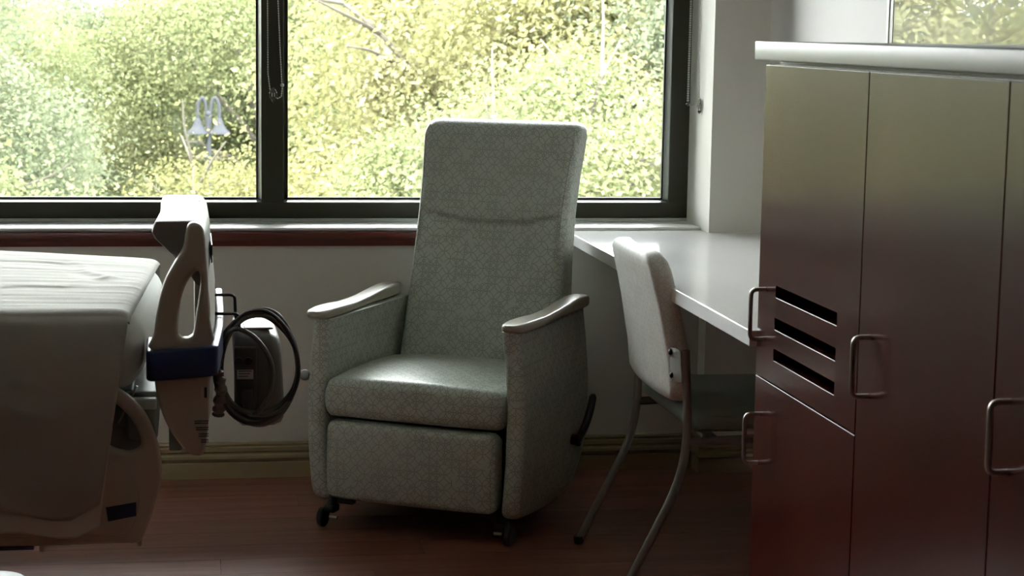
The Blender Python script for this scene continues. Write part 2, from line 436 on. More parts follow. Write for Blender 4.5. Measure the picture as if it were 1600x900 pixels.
# ------------------------------------------------------------------ tall cabinets on the right and their counter
CX = 1.228
def handle(parent, yh, z0, z1):
    p = fillet([(CX+.001, yh, z0), (CX-.032, yh, z0), (CX-.032, yh, z1), (CX+.001, yh, z1)], .014, 5)
    return part('handle', tube(p, .0048, 10), 'nickel', parent, label='brushed nickel bar handle')
units = [(3.325, 3.963, 'mahogany locker unit with slotted upper door, next to the desk'),
         (2.718, 3.325, 'mahogany tall cabinet unit in the middle, with one full-height door'),
         (2.110, 2.718, 'mahogany tall cabinet unit nearest the viewer, cut by the right picture edge')]
def dplate(y0, y1, z0, z1, holes=()):
    return plate(rrect(y0, y1, z0, z1, .001, 1), holes, .019, .001, lambda a, b, c: (CX+.0095+c, a, b))
for i, (y0, y1, lab) in enumerate(units):
    t = thing('tall_cabinet', (1.54, (y0+y1)/2, 0), lab, 'cabinet', 'mahogany cabinets along the right wall')
    e = .0005; bx0, bx1 = CX+.0215, XR-.003
    part('body', join(box(bx0, bx1, y0+e, y0+.018, .09, 1.388), box(bx0, bx1, y1-.018, y1-e, .09, 1.388), box(bx1-.01, bx1, y0+.018, y1-.018, .09, 1.388),
                      box(bx0, bx1-.01, y0+.018, y1-.018, .09, .108), box(bx0, bx1-.01, y0+.018, y1-.018, 1.37, 1.388), box(bx0, bx1-.01, y0+.018, y1-.018, .695, .713)), 'mahogany', t, smooth=0)
    part('plinth', box(CX+.06, bx1, y0+e, y1-e, 0, .0895), 'black_plastic', t, smooth=0)
    g = .0022
    if i == 0:
        sl = [rrect(3.449, 3.838, z-.0255, z, .0015, 1) for z in (.9207, .8515, .7845)]
        d = part('door', dplate(y0+g, y1-g, .7090, 1.3855, sl), 'mahogany', t, smooth=0); handle(d, 3.910, .794, .903)
        d = part('door', dplate(y0+g, y1-g, .10, .7058), 'mahogany', t, smooth=0); handle(d, 3.925, .516, .625)
    else:
        d = part('door', dplate(y0+g, y1-g, .10, 1.3855), 'mahogany', t, smooth=0); handle(d, y1-.060, .793, .903)
ct = part('countertop', box(1.208, XR-.001, 2.05, 3.983, 1.3955, 1.4355, .003), 'counter_grey')
tag(ct, 'pale grey counter slab lying across the tall cabinets', 'countertop')
part('spacer_strip', box(CX+.03, XR-.02, 2.13, 3.955, 1.3885, 1.3952), 'black_plastic', ct, smooth=0)

# glass-faced board on the right wall
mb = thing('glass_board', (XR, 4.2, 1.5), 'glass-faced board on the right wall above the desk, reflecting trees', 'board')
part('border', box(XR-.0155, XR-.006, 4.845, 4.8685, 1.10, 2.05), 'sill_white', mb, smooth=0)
part('glass', box(XR-.014, XR-.006, 3.50, 4.8445, 1.10, 2.05), 'panel_glass', mb, smooth=0)
part('backing', box(XR-.0055, XR-.001, 3.50, 4.868, 1.10, 2.05), 'plate_grey', mb, smooth=0)
for nm, bb in (('frame', box(XR-.018, XR-.001, 4.869, 4.884, 1.085, 2.065)), ('frame', box(XR-.018, XR-.001, 3.484, 3.499, 1.085, 2.065)),
               ('frame', box(XR-.018, XR-.001, 3.4995, 4.8685, 1.085, 1.0995)), ('frame', box(XR-.018, XR-.001, 3.4995, 4.8685, 2.0505, 2.065))):
    part(nm, bb, 'plate_grey', mb, smooth=0)

# ------------------------------------------------------------------ recliner
TH = math.radians(-30)
ro = Vector((.642, 5.2466, 0)) + Vector((math.cos(TH), math.sin(TH), 0))*(-.027)
rc = thing('recliner', ro, 'grey-green patterned medical recliner on casters, facing left by the window', 'recliner', rz=TH, local=True)
FAB = 'recliner_fabric'
def zc(z): return interp(z, [.08, .12, .25, .40, .52, .62], [-.010, -.004, .006, .008, -.002, -.014])
ARMY0 = lambda z: interp(z, [.06, .09, .12, .2, .62], [.05, .012, .002, 0, .004])
ARMY1 = lambda z: interp(z, [.06, .075, .10, .14, .18, .25, .62], [.34, .42, .50, .555, .585, .600, .600])
for s in (-1, 1):
    secs = []
    zs = [.082, .086, .092, .10]+[.12+i*.025 for i in range(20)]+[.612, .616]
    for i, z in enumerate(zs):
        ins = .012 if i == 0 else (.005 if i == 1 else (.002 if i == 2 else 0))
        c = s*(.3025+zc(z)); t = .027-ins
        # bottom edge dips a little towards the back
        L = rrect(-t, t, ARMY0(z)+ins, ARMY1(z)-ins, .022, 6, 6)
        secs.append([(c+a, b, z-.022*max(0, 1-(z-.08)/.10)*math.sin(PI*min(1, max(0, b/.6)))) for a, b in L])
    part('arm_panel', loft(secs), FAB, rc, uv=True)
    # contoured arm pad
    secs = []
    ys = [-.020, -.017, -.010, 0, .02, .05, .09, .14, .2, .26, .32, .38, .44, .50, .545, .562, .57, .573]
    for yy in ys:
        w = interp(yy, [-.02, -.017, -.01, 0, .02, .06, .14, .22, .32, .5, .56, .573], [.012, .020, .027, .031, .034, .037, .036, .031, .029, .032, .032, .020])
        zt = interp(yy, [-.02, 0, .05, .12, .2, .3, .42, .5, .573], [.640, .643, .645, .6445, .641, .643, .653, .658, .656])
        zb = interp(yy, [-.02, 0, .1, .3, .573], [.626, .617, .615, .617, .622])
        cx = s*interp(yy, [-.02, .1, .25, .573], [.300, .304, .306, .312])
        secs.append([(cx+a, yy, b) for a, b in rrect(-w, w, zb, zt, .011, 5)])
    part('arm_pad', loft(secs), 'pad_beige', rc, label='beige contoured arm pad')
# backrest
BYF = lambda z: interp(z, [.36, .44, .60, .75, .885, 1.0, 1.10, 1.17], [.470, .492, .527, .562, .595, .628, .658, .682])
BW = lambda z: interp(z, [.36, .44, .60, .75, .885, 1.0, 1.10, 1.13, 1.15, 1.162, 1.168], [.262, .262, .256, .250, .248, .252, .260, .260, .2565, .249, .240])
secs = []
zs = list(np.arange(.38, .83, .03))+list(np.arange(.835, .905, .004))+list(np.arange(.92, 1.12, .025))+[1.13, 1.14, 1.148, 1.155, 1.160, 1.164, 1.167, 1.168]
for z in zs:
    z = float(z); y0 = BYF(z); w = BW(z); t = interp(z, [.38, .9, 1.12, 1.15, 1.162, 1.168], [.15, .125, .115, .103, .085, .062])
    y0 += interp(z, [1.12, 1.15, 1.162, 1.168], [0, .007, .018, .032])
    L = rrect(-w, w, y0, y0+t, .030, 6, 20); S = []
    for a, b in L:
        q = b
        fr = max(0, 1-(b-y0)/.02)
        if fr > 0:
            zs_ = .887-.030*max(0, 1-(a/.225)**2)
            d = z-zs_
            edge = max(0, min(1, (.238-abs(a))/.03))
            q += fr*edge*(.011*math.exp(-(d/.007)**2) - .009*math.exp(-((d-.05)/.045)**2))
            q -= fr*.014*(1-(a/w)**2)*(math.sin(PI*min(1, max(0, (z-.40)/.47))) if z < .87 else .6)
        S.append((a, q, z))
    secs.append(S)
br = part('backrest', loft(secs), FAB, rc, uv=True, smooth=50)
for s in (-1, 1):
    P = [(s*(BW(z)-.013), BYF(z)+.0035, z) for z in (.46, .6, .75, .885, 1.0, 1.1, 1.13)]+[(s*(BW(1.15)-.015), BYF(1.15)+.014, 1.152)]
    part('piping', tube(catmull(P, 5), .0021, 6), FAB, br, uv=True)
# seat cushion, crowned
secs = []
xs = [-.276, -.274, -.268, -.258, -.24]+[-.2+i*.05 for i in range(9)]+[.24, .258, .268, .274, .276]
for x in xs:
    e = abs(x)/.276; ins = .016*max(0, (e-.93)/.07)**2
    top = .440+.016*(1-e**2.4); f0 = -.012-.010*(1-e**2)
    L = rrect(f0+ins, .485, .334+ins, top-ins, .034, 7, 4)
    secs.append([(x, a, b+.010*math.sin(PI*min(1, max(0, a/.49)))*(1 if b > .39 else 0)) for a, b in L])
part('seat_cushion', loft(secs), FAB, rc, uv=True, smooth=50)
# front footrest panel, slightly puffed
secs = []
xs = [-.266, -.264, -.258, -.248]+[-.22+i*.055 for i in range(9)]+[.241, .250, .256, .258]
for x in xs:
    e = abs(x)/(.266 if x < 0 else .258); ins = .014*max(0, (e-.92)/.08)**2
    L = rrect(-.012-.012*(1-e**2)+ins, .05, .094+ins, .3235-ins, .018, 6, 6)
    secs.append([(x, a-(.006*math.sin(PI*(b-.094)/.23) if a < .01 else 0), b) for a, b in L])
part('footrest_panel', loft(secs), FAB, rc, uv=True, smooth=50)
part('base_frame', join(box(-.255, .255, .056, .075, .11, .32), box(-.25, .25, .08, .56, .07, .11), box(-.25, -.2, .03, .055, .07, .1), box(.2, .25, .03, .055, .07, .1)), 'black_metal', rc, smooth=0)
part('rear_panel', box(-.25, .25, .565, .585, .11, .40, .004), FAB, rc, uv=True)
def caster(px, py, sw, bs):
    g = part('caster', join(tube(fillet([(px, py+.02, .112), (px, py+.01, .085), (px, py, .060)], .01), .015, 10), box(px-.017, px+.017, py-.02, py+.022, .045, .068, .006)), 'black_metal', rc)
    part('wheel', join(lathe([(.001, -.010), (.024, -.010), (.0285, -.006), (.0285, .006), (.024, .010), (.001, .010)], 'x', (px+sw*.026, py-.006, .0285), 22)), 'black_plastic', g)
    part('axle_bolt', lathe([(.0005, -.021), (.0055, -.021), (.0055, .004), (.0005, .004)] if bs < 0 else [(.0005, -.004), (.0055, -.004), (.0055, .021), (.0005, .021)], 'x', (px, py-.006, .0300), 12), 'nickel', g)
caster(-.262, .022, -1, 1); caster(.262, .045, 1, -1); caster(-.20, .47, -1, 1); caster(.20, .47, 1, -1)
lv = part('recline_lever', tube(catmull([(.350, .445, .220), (.353, .465, .237), (.358, .500, .265), (.362, .533, .310), (.364, .555, .352)], 5), [.013]*4+[.012]*16+[.007], 10), 'black_plastic', rc, label='black recline lever')
part('pivot_boss', join(lathe([(.001, .322), (.030, .322), (.030, .330), (.016, .333), (.016, .358), (.001, .358)], 'x', (0, .445, .232), 18)), 'black_plastic', lv)
kb = part('side_knob', sphere((-.376, .075, .434), .0165), 'knob_grey', rc, label='grey round knob')
part('stem', tube([(-.325, .075, .434), (-.364, .075, .434)], .007, 10), 'black_metal', kb)

# ------------------------------------------------------------------ side chair at the desk (faces +X)
sc_ = thing('side_chair', (1.45, 4.89, 0), 'armless metal-framed side chair with patterned back, pulled up to the desk', 'chair')
YN, YF = 4.605, 5.150
TR = .0115
for nm, yy in (('near', YN), ('far', YF)):
    P = catmull([(1.088, yy, .006), (1.138, yy, .110), (1.180, yy, .195), (1.218, yy, .275), (1.240, yy, .345), (1.250, yy, .42), (1.250, yy, .50), (1.243, yy, .60 if nm == 'near' else .56), (1.240, yy, .650 if nm == 'near' else .60)], 6)
    lg = part('leg', tube(P, TR, 12), 'grey_tube', sc_)
    part('foot_glide', lathe([(.001, 0), (.012, 0), (.0145, .006), (.0145, .022), (.001, .022)], 'z', (1.088, yy, 0), 12), 'black_plastic', lg)
    P = fillet([(1.250, yy, .412), (1.700, yy, .425), (1.745, yy, .006)], .05, 6)
    lg = part('leg', tube(P, TR, 12), 'grey_tube', sc_)
    part('foot_glide', lathe([(.001, 0), (.012, 0), (.0145, .006), (.0145, .022), (.001, .022)], 'z', (1.745, yy, 0), 12), 'black_plastic', lg)
part('cross_bar', tube([(1.33, YN, .414), (1.33, YF, .414)], .010, 10), 'grey_tube', sc_)
part('cross_bar', tube([(1.62, YN, .423), (1.62, YF, .423)], .010, 10), 'grey_tube', sc_)
# seat: rounded waterfall edges
secs = []
for i in range(25):
    t = i/24; yy = 4.625+t*(5.165-4.625); e = abs(t-.5)*2; ins = .022*max(0, (e-.86)/.14)**2
    L = rrect(1.263+ins, 1.715-ins, .4265+ins*.6, .488-ins*.6, .030, 8, 6)
    secs.append([(a, yy, b+.006*(1-e*e)*(1 if b > .46 else 0)) for a, b in L])
part('seat', loft(secs), 'seat_vinyl', sc_, smooth=60, label='dark green vinyl seat')
# backrest pad: leans back, bows, rounded corners
secs = []
zs = [.500, .503, .508, .516, .527]+[.545+i*.03 for i in range(11)]+[.866, .876, .884, .890, .893]
for z in zs:
    if z < .53: inset = interp(z, [.500, .503, .508, .516, .527], [.060, .044, .030, .016, .004])
    else: inset = interp(z, [.845, .866, .876, .884, .890, .893], [0, .012, .024, .038, .058, .085])
    y0, y1 = 4.640+inset, 5.145-inset
    taper = interp(z, [.5, .65, .89], [0, 0, .022]); y0 += taper; y1 -= taper
    xm = interp(z, [.50, .60, .72, .80, .89], [1.245, 1.236, 1.214, 1.196, 1.172])
    th_ = .029 - interp(z, [.500, .508, .527], [.016, .006, 0]) - interp(z, [.866, .884, .893], [0, .006, .016])
    S = []
    for a, b in rrect(-th_, th_, y0, y1, .024, 7, 14):
        k = (b-(y0+y1)/2)/((y1-y0)/2)
        S.append((xm+.006+a-.014*(1-k*k), b, z))
    secs.append(S)
bk = part('backrest', loft(secs), 'chair_fabric', sc_, uv=True, smooth=60)
for yy, s in ((YN, 1),):
    br_ = part('bracket', plate(rrect(4.600, 4.652, .566, .652, .010, 4), [], .004, .001, lambda a, b, c: (1.2335+(b-.565)*-.08-(a-4.6)*.30+c, a, b)), 'plate_grey', sc_, label='grey steel bracket plate')
    for z in (.580, .640):
        part('bolt', sphere((1.2305+(z-.565)*-.08-.0135, 4.645, z), .0080, 12, 6, (.7, 1, 1)), 'black_metal', br_)

# ------------------------------------------------------------------ hospital bed on the left
bd = thing('hospital_bed', (-1.1, 4.5, 0), 'beige plastic hospital bed with tall footboard, on the left', 'bed')
def XZ(yc): return lambda a, b, c: (a, yc+c, b)
# footboard wing facing the room: outline in (x, z)
wing = [(.004, 1.0405), (.020, 1.037), (.029, 1.022), (.033, .98), (.036, .92), (.039, .84), (.040, .775), (-.081, .770), (-.077, .804), (-.070, .858), (-.056, .912), (-.036, .952), (-.016, .985), (-.010, 1.015), (-.006, 1.033)]
hole = [(-.025, .802), (.003, .801), (.012, .85), (.019, .897), (.021, .922), (.016, .938), (.003, .930), (-.013, .902), (-.022, .863)]
low = [(-.080, .772), (.041, .776), (.040, .70), (.036, .62), (.028, .553), (.012, .541), (-.010, .550), (-.034, .580), (-.056, .620), (-.070, .665), (-.078, .715)]
cm2 = lambda L, m=3: [tuple(p[:2]) for p in catmull([(a, b, 0) for a, b in L], m, True)]
fbd = part('footboard', plate(cm2(wing), [cm2(hole)], .044, .010, XZ(4.012), 3), 'bed_plastic', bd, smooth=50)
part('lower_skirt', plate(cm2(low), [], .040, .008, XZ(4.014), 3), 'bed_plastic', fbd, smooth=50)
# header bar and panel running across the foot end, bowed outwards
def bow(yy): return .016*math.sin(PI*min(1, max(0, (yy-4.03)/.90)))
head = [(-.076, 1.034), (-.072, 1.039), (.006, 1.040), (.020, 1.036), (.028, 1.024), (.032, 1.00), (.034, .96), (.036, .90), (.024, .895), (.010, .905), (-.004, .930), (-.030, .958), (-.056, .985), (-.074, 1.003), (-.081, 1.018)]
secs = []
for yy, sc2 in ((4.036, .97), (4.040, 1), (4.15, 1), (4.3, 1), (4.45, 1), (4.6, 1), (4.665, 1), (4.678, .985), (4.684, .95)):
    secs.append([(x*sc2-(1-sc2)*.0+bow(yy)*.8, yy, 1.04-(1.04-z)*sc2-(1-sc2)*.06) for x, z in head])
part('header', loft(secs), 'bed_plastic_white', fbd, smooth=35)
pan = [(.008, .93), (.034, .93), (.040, .86), (.040, .72), (.034, .60), (.026, .56), (.012, .56), (.008, .62)]
secs = []
for i in range(13):
    yy = 4.037+i*(4.93-4.037)/12; dz = -.10*max(0, (yy-4.68)/.25)
    secs.append([(x+bow(yy), yy, z+(dz if z > .8 else 0)) for x, z in pan])
part('panel', loft(secs), 'bed_plastic', fbd, smooth=35)
part('grip_slot', box(.0355+bow(4.2), .0385+bow(4.2), 4.16, 4.40, .935, .975, .001), 'black_plastic', fbd)
# sticker with small print and a little square mark on the skirt
fp = []
for k, (z, x0) in enumerate(((.618, .006), (.604, .010), (.590, .015), (.577, .020))):
    for q in range(2):
        x = x0
        while x < .0345:
            w = random.uniform(.0018, .004); fp.append(box(x, min(x+w, .0355), 3.9928, 3.9938, z-q*.0048-.0017, z-q*.0048+.0012)); x += w+.0007
part('printed_text', join(*fp), 'ink', fbd, smooth=0)
mk_ = part('square_mark', box(.0205, .0330, 3.9925, 3.9938, .666, .691), 'label_white', fbd, smooth=0)
part('square_mark_half', box(.0268, .0325, 3.9915, 3.9924, .668, .6905), 'ink', mk_, smooth=0)
part('top_mark', box(.001+bow(4.52)*.8, .012+bow(4.52)*.8, 4.50, 4.56, 1.0400, 1.0406), 'frame_grey', fbd, smooth=0)
# navy bumper band round the footboard
P = fillet([(-.088, 4.10, 0), (-.088, 3.985, 0), (.050, 3.978, 0), (.055, 4.06, 0), (.065, 4.25, 0), (.071, 4.5, 0), (.074, 4.87, 0)], .02, 5)
secs = []
for i, p in enumerate(P):
    t = (P[min(i+1, len(P)-1)]-P[max(i-1, 0)]).normalized(); nr = Vector((t.y, -t.x, 0))
    tilt = -.012*max(0, min(1, (p.x+.088)/.138)) if p.y < 4.05 else -.012
    secs.append([tuple(p+nr*a+Vector((0, 0, b-tilt))) for a, b in rrect(-.012, .006, .705, .770, .006, 3)])
part('bumper', loft(secs), 'navy', bd, smooth=40, label='navy blue rubber bumper band')
# grey deck, frame and post behind the footboard
part('deck', box(-2.9, -.12, 4.10, 5.00, .585, .668, .01), 'frame_grey', bd)
part('foot_frame', join(box(-.14, -.072, 4.085, 5.0, .56, .665, .008), box(-.115, .006, 4.25, 4.85, .60, .64, .006)), 'frame_grey', bd)
part('under_frame', box(-2.8, -.100, 4.12, 4.92, .505, .5845, .006), 'frame_grey', bd)
part('frame_cap', box(-.135, -.074, 4.06, 4.083, .63, .655, .004), 'plate_grey', bd)
part('post', tube([(-.036, 4.25, .50), (-.036, 4.25, .62)], .015, 14), 'frame_grey', bd)
part('deck_edge', tube([(-.155, 4.075, .60), (-.115, 4.075, .68)], .0025, 6), 'nickel', bd)
# side rail towards the room
ro_ = [(-.60, .353), (-.45, .353), (-.30, .353), (-.20, .353), (-.15, .353), (-.120, .3535), (-.104, .365), (-.082, .42), (-.066, .480), (-.064, .530), (-.074, .580), (-.092, .625), (-.115, .657), (-.145, .683), (-.180, .699), (-.24, .705), (-.32, .705), (-.45, .705), (-.60, .705)]
rh = [(-.110, .560), (-.105, .575), (-.115, .605), (-.135, .635), (-.16, .658), (-.19, .668), (-.26, .670), (-.34, .670), (-.40, .668), (-.42, .650), (-.42, .60), (-.40, .577), (-.34, .574), (-.26, .574), (-.19, .573), (-.16, .558), (-.13, .552)]
rl = part('side_rail', plate(cm2(ro_, 4)[0:], [cm2(rh)], .034, .009, XZ(4.012), 3), 'bed_plastic', bd, smooth=50)
ip = [(-.56, .375), (-.42, .375), (-.28, .375), (-.18, .375), (-.145, .376), (-.128, .385), (-.112, .43), (-.112, .47), (-.125, .505), (-.150, .530), (-.19, .541), (-.30, .541), (-.42, .541), (-.56, .541)]
part('inset_panel', plate(cm2(ip, 4), [], .008, .003, XZ(3.994)), 'bed_plastic', rl, smooth=50)
part('warning_label', plate([(-.180, .436), (-.117, .446), (-.117, .416), (-.176, .405)], [], .0012, .0003, XZ(3.9890)), 'navy', rl, smooth=0)
part('rail_peg', tube([(-.113, 4.012, .345), (-.113, 4.012, .36)], .006, 10), 'bed_plastic', rl)
part('rail_peg', tube([(-.315, 4.012, .338), (-.315, 4.012, .36)], .006, 10), 'bed_plastic', rl)
part('rail_arm', box(-.62, -.33, 3.998, 4.03, .345, .365, .003), 'navy', bd)
part('rail_arm_bracket', box(-.40, -.36, 4.03, 4.12, .35, .62, .004), 'frame_grey', bd)
# base, lift column, casters
part('base_cover', loft([[(a, b, z) for a, b in rrect(-2.8+i_, -.368-i_, 4.12+i_, 4.50-i_, .075, 8)] for z, i_ in ((.075, 0), (.13, 0), (.152, .006), (.164, .018), (.170, .045))]), 'bed_base_white', bd, smooth=60, label='white moulded base cover')
for cxx in (-.9, -2.5): part('lift_column', box(cxx, cxx+.15, 4.25, 4.38, .165, .586), 'frame_grey', bd, smooth=0)
for cxx in (-.62, -2.65):
    for cyy in (4.18, 4.44):
        w = part('caster', join(lathe([(.001, -.014), (.040, -.014), (.044, -.008), (.044, .008), (.040, .014), (.001, .014)], 'y', (cxx, cyy, .044), 20), box(cxx-.02, cxx+.02, cyy-.02, cyy+.02, .06, .08)), 'black_plastic', bd)

# mattress: rounded, its foot end tucked in a fitted sheet
mt = thing('mattress', (-1.5, 4.52, .668), 'mattress in a pale fitted sheet, foot end showing beside the footboard', 'mattress')
secs = []
NZ = 12
for i in range(25):
    t = i/24; yy = 4.045+t*(4.995-4.045); e = abs(t-.5)*2; ins = .05*max(0, (e-.86)/.14)**2.2
    xe = -.115+.030*t-ins*1.2
    L = rrect(-2.85, xe, .670+ins*.3, .838-ins*.5, .038, 7, 6)
    secs.append([(a+(.020*math.sin(PI*min(1, max(0, (.82-b)/.13))) if a > -.3 else 0), yy, b) for a, b in L])
part('cover', loft(secs), 'sheet', mt, smooth=60)

# coverlet over the mattress: top, side hanging over the rail, with folds
def fold(x, y): return math.sin(x*9+1.3*math.sin(y*5.1))*.5+math.sin(x*23+y*3.7+2*math.sin(x*3.1))*.3
def sheet_surf(x0, xfoot, hem, yoff, z_from=None, nx=260, amp=1.):
    V = []; F = []
    prof = []                                    # (kind, parameter)
    if z_from is None:
        prof += [('far', z) for z in np.linspace(.55, .82, 10)]
        prof += [('top', yy) for yy in np.linspace(5.005, 4.035, 170)]
    prof += [('near', q) for q in np.linspace(0, 1, 40)]
    for kq, q in prof:
        for i in range(nx+1):
            s = (i/nx)**.75
            if kq == 'top':
                xf = -.128+.050*((q-4.03)/.97); x = x0+(xf-x0)*s
                e = min(q-4.035, 5.005-q); rnd = -.012*math.exp(-e/.012)
                foot = -.014*math.exp(-(xf-x)/.010)
                nz = mnoise.noise
                z = .846+rnd+foot+.0022*nz(Vector((x*1.3, q*9+.6*nz(Vector((x*2, q*2, 9))), 0)))+.0016*nz(Vector((x*2.2, q*26+1.5*nz(Vector((x*3, q*3, 3))), 5)))+.0009*nz(Vector((x*5, q*60, 2)))
                z += .024*min(1.8, max(0, (-.10-x)/.4))*(q-4.0)
                for (cx, cy2, dx, dy, ln, hh, wd_) in ((-.19, 4.52, -.30, .95, .42, .0035, .026), (-.19, 4.56, -.55, -.85, .26, .0035, .026), (-.32, 4.80, -.95, .10, .45, .0018, .018), (-.30, 4.40, -.97, -.05, .30, .0016, .018)):
                    nn = math.hypot(dx, dy); ux, uy = dx/nn, dy/nn
                    al = (x-cx)*ux+(q-cy2)*uy; pe = -(x-cx)*uy+(q-cy2)*ux+.010*math.sin(al*30)
                    k_ = max(0, 1-al/ln) if al > 0 else math.exp(-(al/.02)**2)
                    z += hh*k_*(math.exp(-(pe/(wd_*.6))**2)-.5*math.exp(-((pe-wd_*1.3)/wd_)**2))
                V.append((x, q, z))
            elif kq == 'far':
                xf = -.080; x = x0+(xf-x0)*s; V.append((x, 5.008+.006*fold(x*1.7, q), q))
            else:
                zt = .832 if z_from is None else z_from
                xf = -.130-.060*q if z_from is None else -.166-.026*q; x = x0+(xf-x0)*s
                hz = hem(x); z = zt+(hz-zt)*q
                a = amp*(q**1.3)
                yy = 4.032-.062*min(1, q*2.2)**.7+yoff+.012*a*fold(x*1.5, 2*q)+.004*a*math.sin(x*55+q*2)*math.exp((x-xf)*4)
                V.append((x, min(yy, 3.985+yoff), z) if q > .3 else (x, yy, z))
    m = nx+1
    for j in range(len(prof)-1):
        for i in range(nx): F.append((j*m+i, j*m+i+1, (j+1)*m+i+1, (j+1)*m+i))
    return V, F
def solid(o, t):
    md = o.modifiers.new('thickness', 'SOLIDIFY'); md.thickness = t; md.offset = 0
hem1 = lambda x: .432+.014*math.sin(x*11+.5)+.007*math.sin(x*27)+.030*max(0, 1-abs(x+.19)/.06)
hem2 = lambda x: .392+.010*math.sin(x*13+2)+.005*math.sin(x*31)+.015*max(0, 1-abs(x+.19)/.05)
cv = thing('coverlet', (-1.5, 4.5, .85), 'rumpled off-white coverlet over the bed, hanging down its side', 'bedspread')
solid(part('cloth', sheet_surf(-2.8, 0, hem1, -.020), 'coverlet', cv, smooth=60), .003)
us = thing('bed_sheet', (-1.5, 4.0, .6), 'thin sheet hem hanging out below the coverlet', 'sheet')
solid(part('cloth', sheet_surf(-2.8, 0, hem2, -.0085, z_from=.60, amp=.35), 'sheet', us, smooth=60), .002)

# ------------------------------------------------------------------ pump with hooks, and its coiled cord, hung on the footboard
pm = thing('mattress_pump', (.16, 4.5, .5), 'dark grey mattress pump hung on black hooks behind the footboard', 'pump')
secs = []
for x, i_ in ((.108, .012), (.112, .004), (.118, 0), (.19, .0), (.208, .006), (.215, .016), (.218, .03)):
    top = .752-.012*max(0, (x-.12)/.1)
    secs.append([(x-.012*(b-.52)/.23, a, b) for a, b in rrect(4.37+i_, 4.62-i_, .520+i_, top-i_, .035, 7)])
cs = part('case', loft(secs), 'pump_case', pm, smooth=45)
part('top_panel', box(.122, .190, 4.40, 4.58, .7475, .7535, .003), 'plate_grey', cs)
mp = part('control_side', box(.098, .150, 4.352, 4.372, .545, .715, .006), 'pump_dark', pm)
for xx in (.106, .128): part('socket', lathe([(.001, -.004), (.009, -.004), (.009, .004), (.001, .004)], 'y', (xx+.002, 4.349, .683), 16), 'black_plastic', mp)
part('rating_label', box(.104, .142, 4.3505, 4.3515, .640, .662), 'label_white', mp, smooth=0)
part('label_print', join(*[box(.108, .138-.004*k, 4.3498, 4.3504, .658-.006*k, .660-.006*k) for k in range(3)]), 'ink', mp, smooth=0)
part('plug', join(box(.112, .140, 4.335, 4.3505, .586, .620, .006), tube([(.126, 4.342, .590), (.128, 4.338, .572)], [.011, .007], 12)), 'pump_dark', mp)
for yy, xe, zz in ((4.54, .104, .811), (4.39, .110, .788)):
    part('hook', tube(fillet([(bow(yy)+.036, yy, zz), (xe, yy, zz), (xe+.002, yy, zz-.055), (xe+.006, yy, zz-.075)], .012, 5), .0038, 8), 'black_metal', pm, label='black wire hook')
pc = thing('power_cord', (.15, 4.31, .5), 'grey power cord coiled in loops, hanging at the footboard', 'cord')
for k in range(7):
    a, b = .095-.004*(k % 3), .128-.005*((k*2) % 4); cx, cz = .150+.004*(k % 3)-.003, .676+.003*((k*3) % 4)
    ph = random.uniform(0, 6); yy = 4.322-.009*k
    L = [(cx+a*math.cos(t)*(1-.05*math.sin(t)), yy+.006*math.sin(2*t+ph)+.010*math.cos(t), cz+b*math.sin(t)+.004*math.sin(3*t+ph)) for t in [2*PI*i/48 for i in range(48)]]
    part('loop', tube(L, .0046, 8, closed=True), 'cable_grey' if k % 3 else 'cable_dark', pc)
part('tail', tube(catmull([(.075, 4.262, .735), (.085, 4.256, .765), (.110, 4.254, .772), (.150, 4.256, .745), (.180, 4.258, .69), (.176, 4.258, .625), (.150, 4.262, .580), (.130, 4.29, .570)], 7), .0056, 9), 'cable_grey', pc)
part('strain_relief', tube(catmull([(.052, 4.268, .690), (.060, 4.262, .665), (.066, 4.258, .64), (.062, 4.262, .60), (.06, 4.27, .575)], 6), [.013+.003*math.sin(i*1.6) for i in range(25)], 10), 'cable_grey', pc)

